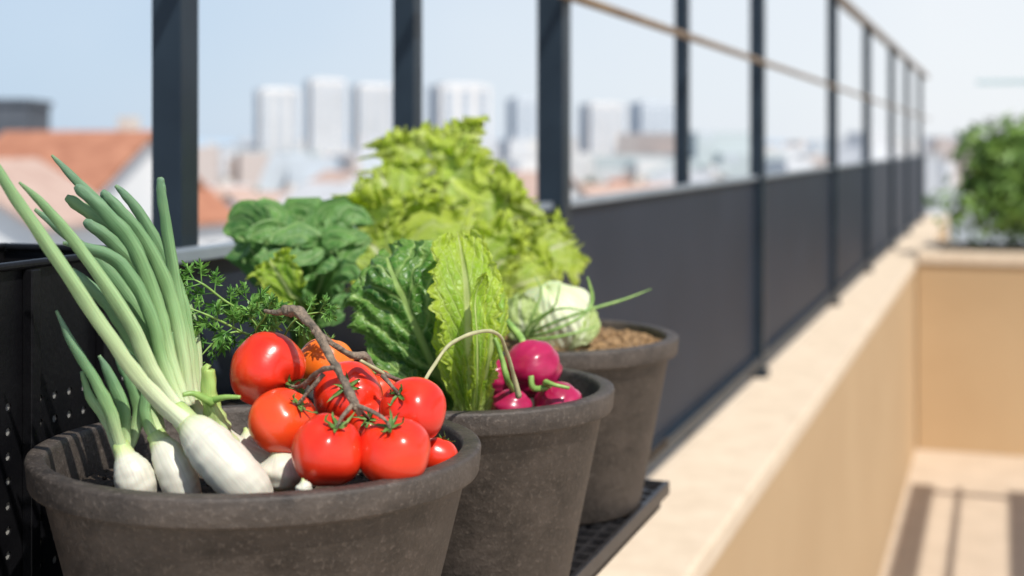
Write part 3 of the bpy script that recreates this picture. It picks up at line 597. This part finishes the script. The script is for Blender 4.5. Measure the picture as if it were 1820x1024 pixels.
# cabbage in the rear pot
cb = thing('cabbage', P(985, 620, 1.45), 'pale green-white cabbage sitting in the rear pot beside the soil', 'cabbage')
c = P(985, 566, 1.45); R_ = 66*1.45/F; A = Vector((-.25, -.25, 1)).normalized(); q = Vector((0, 0, 1)).rotation_difference(A)
V = []; Fc = []; U = []; nr = 44; ns = 144
for j in range(nr+1):
    th = math.pi*j/nr
    for k in range(ns):
        a = 2*math.pi*k/ns
        w = abs((a*4/6.283+.25*math.cos(th*2)) % 1-.5)*2
        rr = R_*(1+.09*w+.02*math.sin(a*26+3*math.sin(th*2))*math.sin(th)+.07*noise.noise(Vector((math.cos(a)*2, math.sin(a)*2, th*2))))
        V.append(c+q@Vector((math.cos(a)*math.sin(th)*rr, math.sin(a)*math.sin(th)*rr, math.cos(th)*rr*.92))); U.append((k/ns if k <= ns/2 else 1-k/ns, j/nr))
for j in range(nr):
    for k in range(ns): Fc.append((j*ns+k, (j+1)*ns+k, (j+1)*ns+(k+1) % ns, j*ns+(k+1) % ns))
link('cabbage_head', V, Fc, M['cabbage'], cb, True, U)
for i, (pts, W) in enumerate([([P(965, 625, 1.42), P(940, 600, 1.40), P(925, 565, 1.40), P(925, 525, 1.41)], .024), ([P(1000, 630, 1.42), P(1030, 605, 1.41), P(1045, 575, 1.42), P(1042, 545, 1.44)], .014)]):
    mb = MB(); leaf(mb, pts, W, (pts[3].x*2-.1, -1, .2), prof=PR_ROUND, cup=-.5, ruf=.12, rf=4, bl=.12, seed=i, vc=.03, veins=4, nu=30, nv=50); mb.build('outer_leaf', M['palel'], cb, True)
gr = thing('chive_tuft', P(960, 620, 1.40), 'thin green grassy leaves fanning out right over the cabbage', 'herb')
for pts in ([(930, 600, 1.40, 4), (980, 575, 1.38, 4), (1050, 550, 1.38, 4), (1110, 532, 1.39, 3), (1157, 514, 1.4, 1.0)], [(935, 600, 1.40, 4), (975, 590, 1.37, 4), (1030, 565, 1.37, 4), (1052, 535, 1.38, 6), (1044, 492, 1.38, 2)], [(925, 600, 1.4, 4), (950, 570, 1.38, 4), (985, 545, 1.37, 3), (995, 505, 1.37, 1.5)], [(940, 605, 1.38, 4), (985, 600, 1.37, 4), (1030, 590, 1.37, 3), (1060, 580, 1.38, 1.5)], [(930, 605, 1.38, 4), (945, 565, 1.37, 4), (962, 520, 1.37, 3), (950, 490, 1.37, 1.2)], [(932, 602, 1.39, 4), (970, 560, 1.38, 3.5), (1005, 548, 1.37, 3), (1060, 556, 1.37, 1.2)]):
    mb = MB(); tpx(mb, pts, rs=.7, sides=8, seg=6, wob=.1); mb.build('blade', M['gstem'], gr, True)

# ------------------------------------------------------------------ end planter, shrubs, far balustrade
sE = S_of(10.25, -.58)
pl = thing('stucco_planter', FR(sE+.5, 2, ZF), 'tan stucco planter closing the end of the terrace, filled with a green hedge', 'planter')
mb = MB(); mb.fbox(sE, sE+.12, -.572, 5.2, ZF+.002, -.86); mb.fbox(sE+1.1, sE+1.22, -.572, 5.2, ZF+.002, -.86); mb.fbox(sE+.1205, sE+1.0995, -.572, -.45, ZF+.002, -.86); mb.fbox(sE+.1205, sE+1.0995, 5.08, 5.2, ZF+.002, -.86); mb.build('planter_wall', M['tan'], pl)
mb = MB(); mb.fbox(sE-.02, sE+.14, -.570, 5.22, -.858, -.775); mb.fbox(sE+1.08, sE+1.24, -.570, 5.22, -.858, -.775); mb.fbox(sE+.1405, sE+1.0795, -.570, -.43, -.858, -.775); mb.build('planter_coping', M['coping'], pl, bevel=.006)
mb = MB(); mb.fbox(sE+.145, sE+1.075, -.425, 5.075, -1.4, -.772); mb.build('planter_soil', M['psoil'], pl)
def shrub(label, c, rx, ry, rz, n, seed, mat='shrub', name='hedge_shrub', catg='shrub', ls=.05, trunk=.25, group=None):
    rnd = random.Random(seed); t = thing(name, c, label, catg, group); mb = MB()
    for b in range(6):
        a = b*1.05; tube(mb, [c, c+Vector((math.cos(a)*rx*.3, math.sin(a)*ry*.3, trunk+rz*.5)), c+Vector((math.cos(a)*rx*.7, math.sin(a)*ry*.7, trunk+rz*1.2))], [rx*.05, rx*.035, rx*.01], sides=6, seg=3)
    mb.build('trunk', M['bark'], t, True)
    mb = MB(); cl = []
    for b in range(22):
        d = Vector((rnd.gauss(0, 1), rnd.gauss(0, 1), rnd.gauss(0, 1))).normalized(); cl.append((Vector((d.x*rx*.62, d.y*ry*.62, d.z*rz*.62)), rnd.uniform(.3, .5)))
    for i in range(n):
        cc, k = cl[rnd.randrange(22)]; d = Vector((rnd.gauss(0, 1), rnd.gauss(0, 1), rnd.gauss(0, 1))).normalized()*rnd.uniform(.5, 1.08)
        p = c+Vector((0, 0, trunk+rz))+cc+Vector((d.x*rx*k, d.y*ry*k, d.z*rz*k))
        nn = (d+Vector((rnd.uniform(-.8, .8), rnd.uniform(-.8, .8), rnd.uniform(0, .8)))).normalized(); X = nn.orthogonal().normalized(); X.rotate(Quaternion(nn, rnd.uniform(0, 6.28))); Yv = nn.cross(X); s = ls*rnd.uniform(.6, 1.3)
        if p.z < c.z+.01: continue
        mb.add([p-X*s, p-Yv*s*.4+nn*s*.1, p+X*s, p+Yv*s*.4+nn*s*.1], [(0, 1, 2, 3)])
    mb.build('crown', M[mat], t)
for i, (pp, lab, a_, b_) in enumerate([(.45, 'round green shrub at the left end of the tan planter', .95, .60), (1.5, 'round green shrub second from the left in the tan planter', .9, .60), (2.7, 'green shrub third from the left in the tan planter', .9, .56)]):
    shrub(lab, FR(sE+.6, pp, -.775), a_, .5, b_, 8500, i+11, trunk=-.10, ls=.058)
gb = thing('metal_balustrade', FR(sE+1.8, 2, ZF), 'light metal balustrade with a pale rail behind the hedge', 'balustrade')
mb = MB(); mb.fbox(sE+2.0, sE+2.05, -.2, 6, .50, .54); mb.build('handrail', M['pale'], gb)
for p in (.9, 2.6, 4.3, 5.9):
    mb = MB(); mb.fbox(sE+2.0, sE+2.05, p-.02, p+.02, ZF+.002, .499); mb.build('baluster_post', M['pale'], gb)
pg = thing('shadow_pergola', FR(5, 1.6, ZF), 'unseen pergola added right of the terrace to cast floor shadow bands', 'pergola')  # out of view, added so its boards throw shade bands on the floor
for a0, a1 in ((.90, 1.03), (1.19, 1.21), (1.52, 1.70), (2.05, 2.2), (2.4, 2.6)):
    mb = MB(); mb.fbox(1.5, S_of(7.6, 1), a0*.9456, a1*.9456, ZF+2.5, ZF+2.54); mb.build('shade_board', M['brown'], pg)
for s in (2.0, 8.2):
    mb = MB(); mb.fbox(s, s+.08, 2.3, 2.38, ZF+.002, ZF+2.4); mb.build('pergola_post', M['brown'], pg)
    mb = MB(); mb.fbox(s, s+.06, .86, 2.5, ZF+2.42, ZF+2.498); mb.build('cross_beam', M['brown'], pg)

# ------------------------------------------------------------------ city
me_s = 6000
tag(link('city_ground', [Vector((-me_s, -200, ZG)), Vector((me_s, -200, ZG)), Vector((me_s, me_s, ZG)), Vector((-me_s, me_s, ZG))], [(0, 1, 2, 3)], M['ground'], None, False), kind='structure')
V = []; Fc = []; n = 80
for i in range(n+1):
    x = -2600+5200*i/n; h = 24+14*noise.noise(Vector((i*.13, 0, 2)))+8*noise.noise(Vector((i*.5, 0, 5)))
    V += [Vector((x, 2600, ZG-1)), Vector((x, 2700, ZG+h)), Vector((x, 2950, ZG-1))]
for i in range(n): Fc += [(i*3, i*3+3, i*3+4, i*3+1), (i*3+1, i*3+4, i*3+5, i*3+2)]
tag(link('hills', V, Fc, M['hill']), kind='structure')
class RB(MB):
    def __init__(s, c, a): super().__init__(); s.c = Vector(c); s.R = Matrix.Rotation(a, 3, 'Z')
    def pt(s, x, y, z): return s.c+s.R@Vector((x, y, z))
    def bx(s, x0, x1, y0, y1, z0, z1):
        s.box8([s.pt(x0, y0, z0), s.pt(x1, y0, z0), s.pt(x1, y1, z0), s.pt(x0, y1, z0), s.pt(x0, y0, z1), s.pt(x1, y0, z1), s.pt(x1, y1, z1), s.pt(x0, y1, z1)])
# the far-off mass of low buildings between the town and the hills
rd = random.Random(99); V = []; Fc = []
for i in range(900):
    Y = 420+2000*rd.random()**1.4; x = rd.uniform(-.40, .40)*Y; w_ = rd.uniform(8, 26); d_ = rd.uniform(8, 16); h_ = rd.uniform(4, 11)+rd.random()**4*9
    q = RB(Vector((x, Y, ZG)), rd.uniform(-.8, .8)); q.bx(-w_/2, w_/2, -d_/2, d_/2, 0, h_); k = len(V); V += q.V; Fc += [tuple(a+k for a in f) for f in q.F]
tag(link('distant_district', V, Fc, M['far'], None, False), 'hazy mass of low pale buildings far behind the towers', 'buildings', kind='stuff')
def house(label, x, Y, w, d, he, hr, ang, wm, rm, group=None, chim=True):
    c = Vector(((x-VX)*Y/F, Y, ZG)); t = thing('tiled_house', c, label, 'house', group)
    m = RB(c, ang); m.bx(-w/2, w/2, -d/2, d/2, 0, he)
    m.add([m.pt(-w/2, -d/2, he), m.pt(-w/2, d/2, he), m.pt(-w/2, 0, hr-.15), m.pt(w/2, -d/2, he), m.pt(w/2, d/2, he), m.pt(w/2, 0, hr-.15)], [(0, 2, 1), (3, 4, 5)]); m.build('wall', M[wm], t)
    m = RB(c, ang); o = .45; k = (hr-he)/(d/2)
    for sgn in (-1, 1):
        y1 = sgn*(d/2+o); z1 = he-o*k
        m.add([m.pt(-w/2-o, y1, z1), m.pt(w/2+o, y1, z1), m.pt(w/2+o, 0, hr), m.pt(-w/2-o, 0, hr), m.pt(-w/2-o, y1, z1+.18), m.pt(w/2+o, y1, z1+.18), m.pt(w/2+o, 0, hr+.18), m.pt(-w/2-o, 0, hr+.18)], [(3, 2, 1, 0), (4, 5, 6, 7), (0, 1, 5, 4), (1, 2, 6, 5), (2, 3, 7, 6), (3, 0, 4, 7)])
    ro = m.build('roof', M[rm], t)
    if chim:
        m = RB(c, ang); m.bx(w*.2, w*.2+.7, d*.12, d*.12+.7, hr-1.2, hr+.8); m.build('chimney', M['cream'], ro)
    nw = max(2, int(w/3.2))
    for fl in (he-2.0, he-5.0):
        for i in range(nw):
            xx = -w/2+(i+.5)*w/nw; m = RB(c, ang); m.bx(xx-.5, xx+.5, -d/2-.05, -d/2+.02, fl-.7, fl+.7); m.build('window', M['win'], t)
    for xx in (-.22*d, .22*d):
        m = RB(c, ang); m.bx(w/2-.02, w/2+.05, xx-.5, xx+.5, he-2.6, he-1.2); m.build('window', M['win'], t)
house('white house with a red-brown tiled roof, nearest one left of the first post', 140, 62, 6.6, 8, 12.2, 14.4, math.radians(-16), 'white', 'roof')
house('white gabled house with a tiled roof just left of the nearest post', 262, 70, 5.2, 6.0, 10.4, 12.6, math.radians(62), 'white', 'roof', chim=False)
house('low white house with its gable cut off at the left edge of the picture', -20, 50, 5, 7, 11.4, 13.3, math.radians(75), 'white', 'roof2', chim=False)
rr = random.Random(21)
for i in range(40):
    Y = rr.uniform(120, 380); x = rr.uniform(330, 1500); top = -((rr.uniform(305, 365)-HY)*Y/F)-ZG; top = max(top, 4.5)
    house('small pale house in the blurred town below the towers', x, Y, rr.uniform(6, 11), rr.uniform(8, 10), top-2.2, top, rr.uniform(-.9, .9), rr.choice(['white', 'white', 'cream']), rr.choice(['roof', 'roof2', 'roof3', 'roof3', 'roof2']), group='small houses in the town behind the railing')
for i in range(16):
    Y = rr.uniform(100, 300); x = rr.uniform(250, 1300); c = Vector(((x-VX)*Y/F, Y, ZG))
    shrub('dark green tree among the blurred houses', c, 4, 4, 3.2, 350, 50+i, 'tree', 'town_tree', 'tree', 1.0, 1.5, 'trees among the town houses')
def tower(label, x0, x1, ytop, Y, mat='tower', strips=3):
    w = (x1-x0)*Y/F*.80; c = Vector((((x0+x1)/2-VX)*Y/F, Y, ZG)); top = -(ytop-HY)*Y/F-ZG; t = thing('apartment_tower', c, label, 'tower block')
    m = RB(c, .42); m.bx(-w/2, w/2, -w*.32, w*.32, 0, top); m.build('tower_wall', M[mat], t)
    for i in range(strips):
        xx = -w/2+(i+.5)*w/strips; m = RB(c, .42); hw = w/strips*.24
        m.bx(xx-hw, xx+hw, -w*.32-.6, -w*.32+.1, 3, top-1.5)
        m.build('window_column', M['strip'], t)
    m = RB(c, .42); m.bx(-w/2-.5, -w/2+.1, -w*.10, w*.10, 3, top-1.5); m.build('window_column', M['strip'], t)
    m = RB(c, .42); m.bx(-w*.36, w*.36, -w*.22, w*.22, top+.01, top+w*.04); m.build('roof_house', M[mat], t)
for a in [('leftmost pale apartment tower in the far skyline', 448, 536, 160, 640), ('tallest white apartment tower, second from the left in the far skyline', 538, 618, 143, 700), ('white apartment tower just left of the second railing post', 620, 704, 153, 660), ('wide white apartment tower right of the second railing post', 756, 876, 153, 620), ('grey apartment tower partly behind the third railing post', 898, 975, 176, 700, 'towerg'), ('grey-white apartment tower right of the third railing post', 1026, 1114, 186, 720), ('grey apartment tower beside the fourth railing post', 1116, 1202, 184, 680, 'towerg')]:
    tower(*a)
db = thing('office_block', Vector(((5-VX)*120/F, 120, ZG)), 'dark flat-roofed block behind the orange roof at the far left', 'building')
m = RB(db.location, .1); m.bx(-4.5, 3, -4, 4, 0, 17.2); m.build('block_wall', M['dark'], db)
m = RB(db.location, .1); m.bx(-4.7, 3.2, -4.2, 4.2, 17.21, 17.7); m.build('block_roof', M['dark'], db)

# ------------------------------------------------------------------ light, world, camera
s = Vector((.30, -.50, .81)).normalized()
sl = bpy.data.lights.new('Sun', 'SUN'); sl.energy = 5.0; sl.angle = math.radians(.6); sl.color = (1, .955, .88)
so = bpy.data.objects.new('Sun', sl); C.objects.link(so); so.rotation_euler = s.to_track_quat('Z', 'Y').to_euler(); so.location = (3, -5, 8)
w = bpy.data.worlds.new('World'); bpy.context.scene.world = w; w.use_nodes = True
nt = w.node_tree; N = nt.nodes; L = nt.links; bg = N['Background']; bg.inputs[1].default_value = .115
sk = N.new('ShaderNodeTexSky'); sk.sky_type = 'NISHITA'; sk.sun_disc = False; sk.sun_elevation = math.asin(s.z); sk.sun_rotation = math.atan2(s.x, s.y); sk.dust_density = .6; sk.air_density = 1.0
tc = N.new('ShaderNodeTexCoord'); sp = N.new('ShaderNodeSeparateXYZ'); L.new(tc.outputs['Generated'], sp.inputs[0])
nz = N.new('ShaderNodeTexNoise'); nz.inputs['Scale'].default_value = 2.5; nz.inputs['Detail'].default_value = 5; L.new(tc.outputs['Generated'], nz.inputs['Vector'])
mr = N.new('ShaderNodeMapRange'); mr.inputs['From Min'].default_value = -.40; mr.inputs['From Max'].default_value = .28; mr.inputs['To Min'].default_value = .0; mr.inputs['To Max'].default_value = 1; L.new(sp.outputs[0], mr.inputs[0])
ad = N.new('ShaderNodeMath'); ad.operation = 'MULTIPLY_ADD'; L.new(nz.outputs[0], ad.inputs[0]); ad.inputs[1].default_value = .6; ad.inputs[2].default_value = -.28
a2 = N.new('ShaderNodeMath'); a2.operation = 'ADD'; a2.use_clamp = True; L.new(ad.outputs[0], a2.inputs[0]); L.new(mr.outputs[0], a2.inputs[1])
hz = N.new('ShaderNodeMix'); hz.data_type = 'RGBA'; L.new(a2.outputs[0], hz.inputs[0]); hz.inputs[6].default_value = (4.2, 5.6, 7.3, 1); hz.inputs[7].default_value = (7.9, 8.2, 8.6, 1)
zt_ = N.new('ShaderNodeMapRange'); zt_.inputs['From Min'].default_value = .12; zt_.inputs['From Max'].default_value = .5; zt_.inputs['To Min'].default_value = .90; zt_.inputs['To Max'].default_value = .10; L.new(sp.outputs[2], zt_.inputs[0])
mx = N.new('ShaderNodeMix'); mx.data_type = 'RGBA'; L.new(zt_.outputs[0], mx.inputs[0]); L.new(sk.outputs[0], mx.inputs[6]); L.new(hz.outputs[2], mx.inputs[7])
L.new(mx.outputs[2], bg.inputs[0])
cd = bpy.data.cameras.new('Camera'); cam = bpy.data.objects.new('Camera', cd); C.objects.link(cam); bpy.context.scene.camera = cam
cam.location = (0, 0, 0); cam.rotation_euler = (math.radians(90), 0, 0); cd.lens = 50; cd.sensor_width = 36; cd.shift_y = -256/1820; cd.clip_start = .02; cd.clip_end = 9000
cd.dof.use_dof = True; cd.dof.focus_distance = .97; cd.dof.aperture_fstop = 5.0; cd.dof.aperture_blades = 9
sc = bpy.context.scene; sc.view_settings.view_transform = 'Standard'; sc.view_settings.look = 'None'; sc.view_settings.exposure = 0
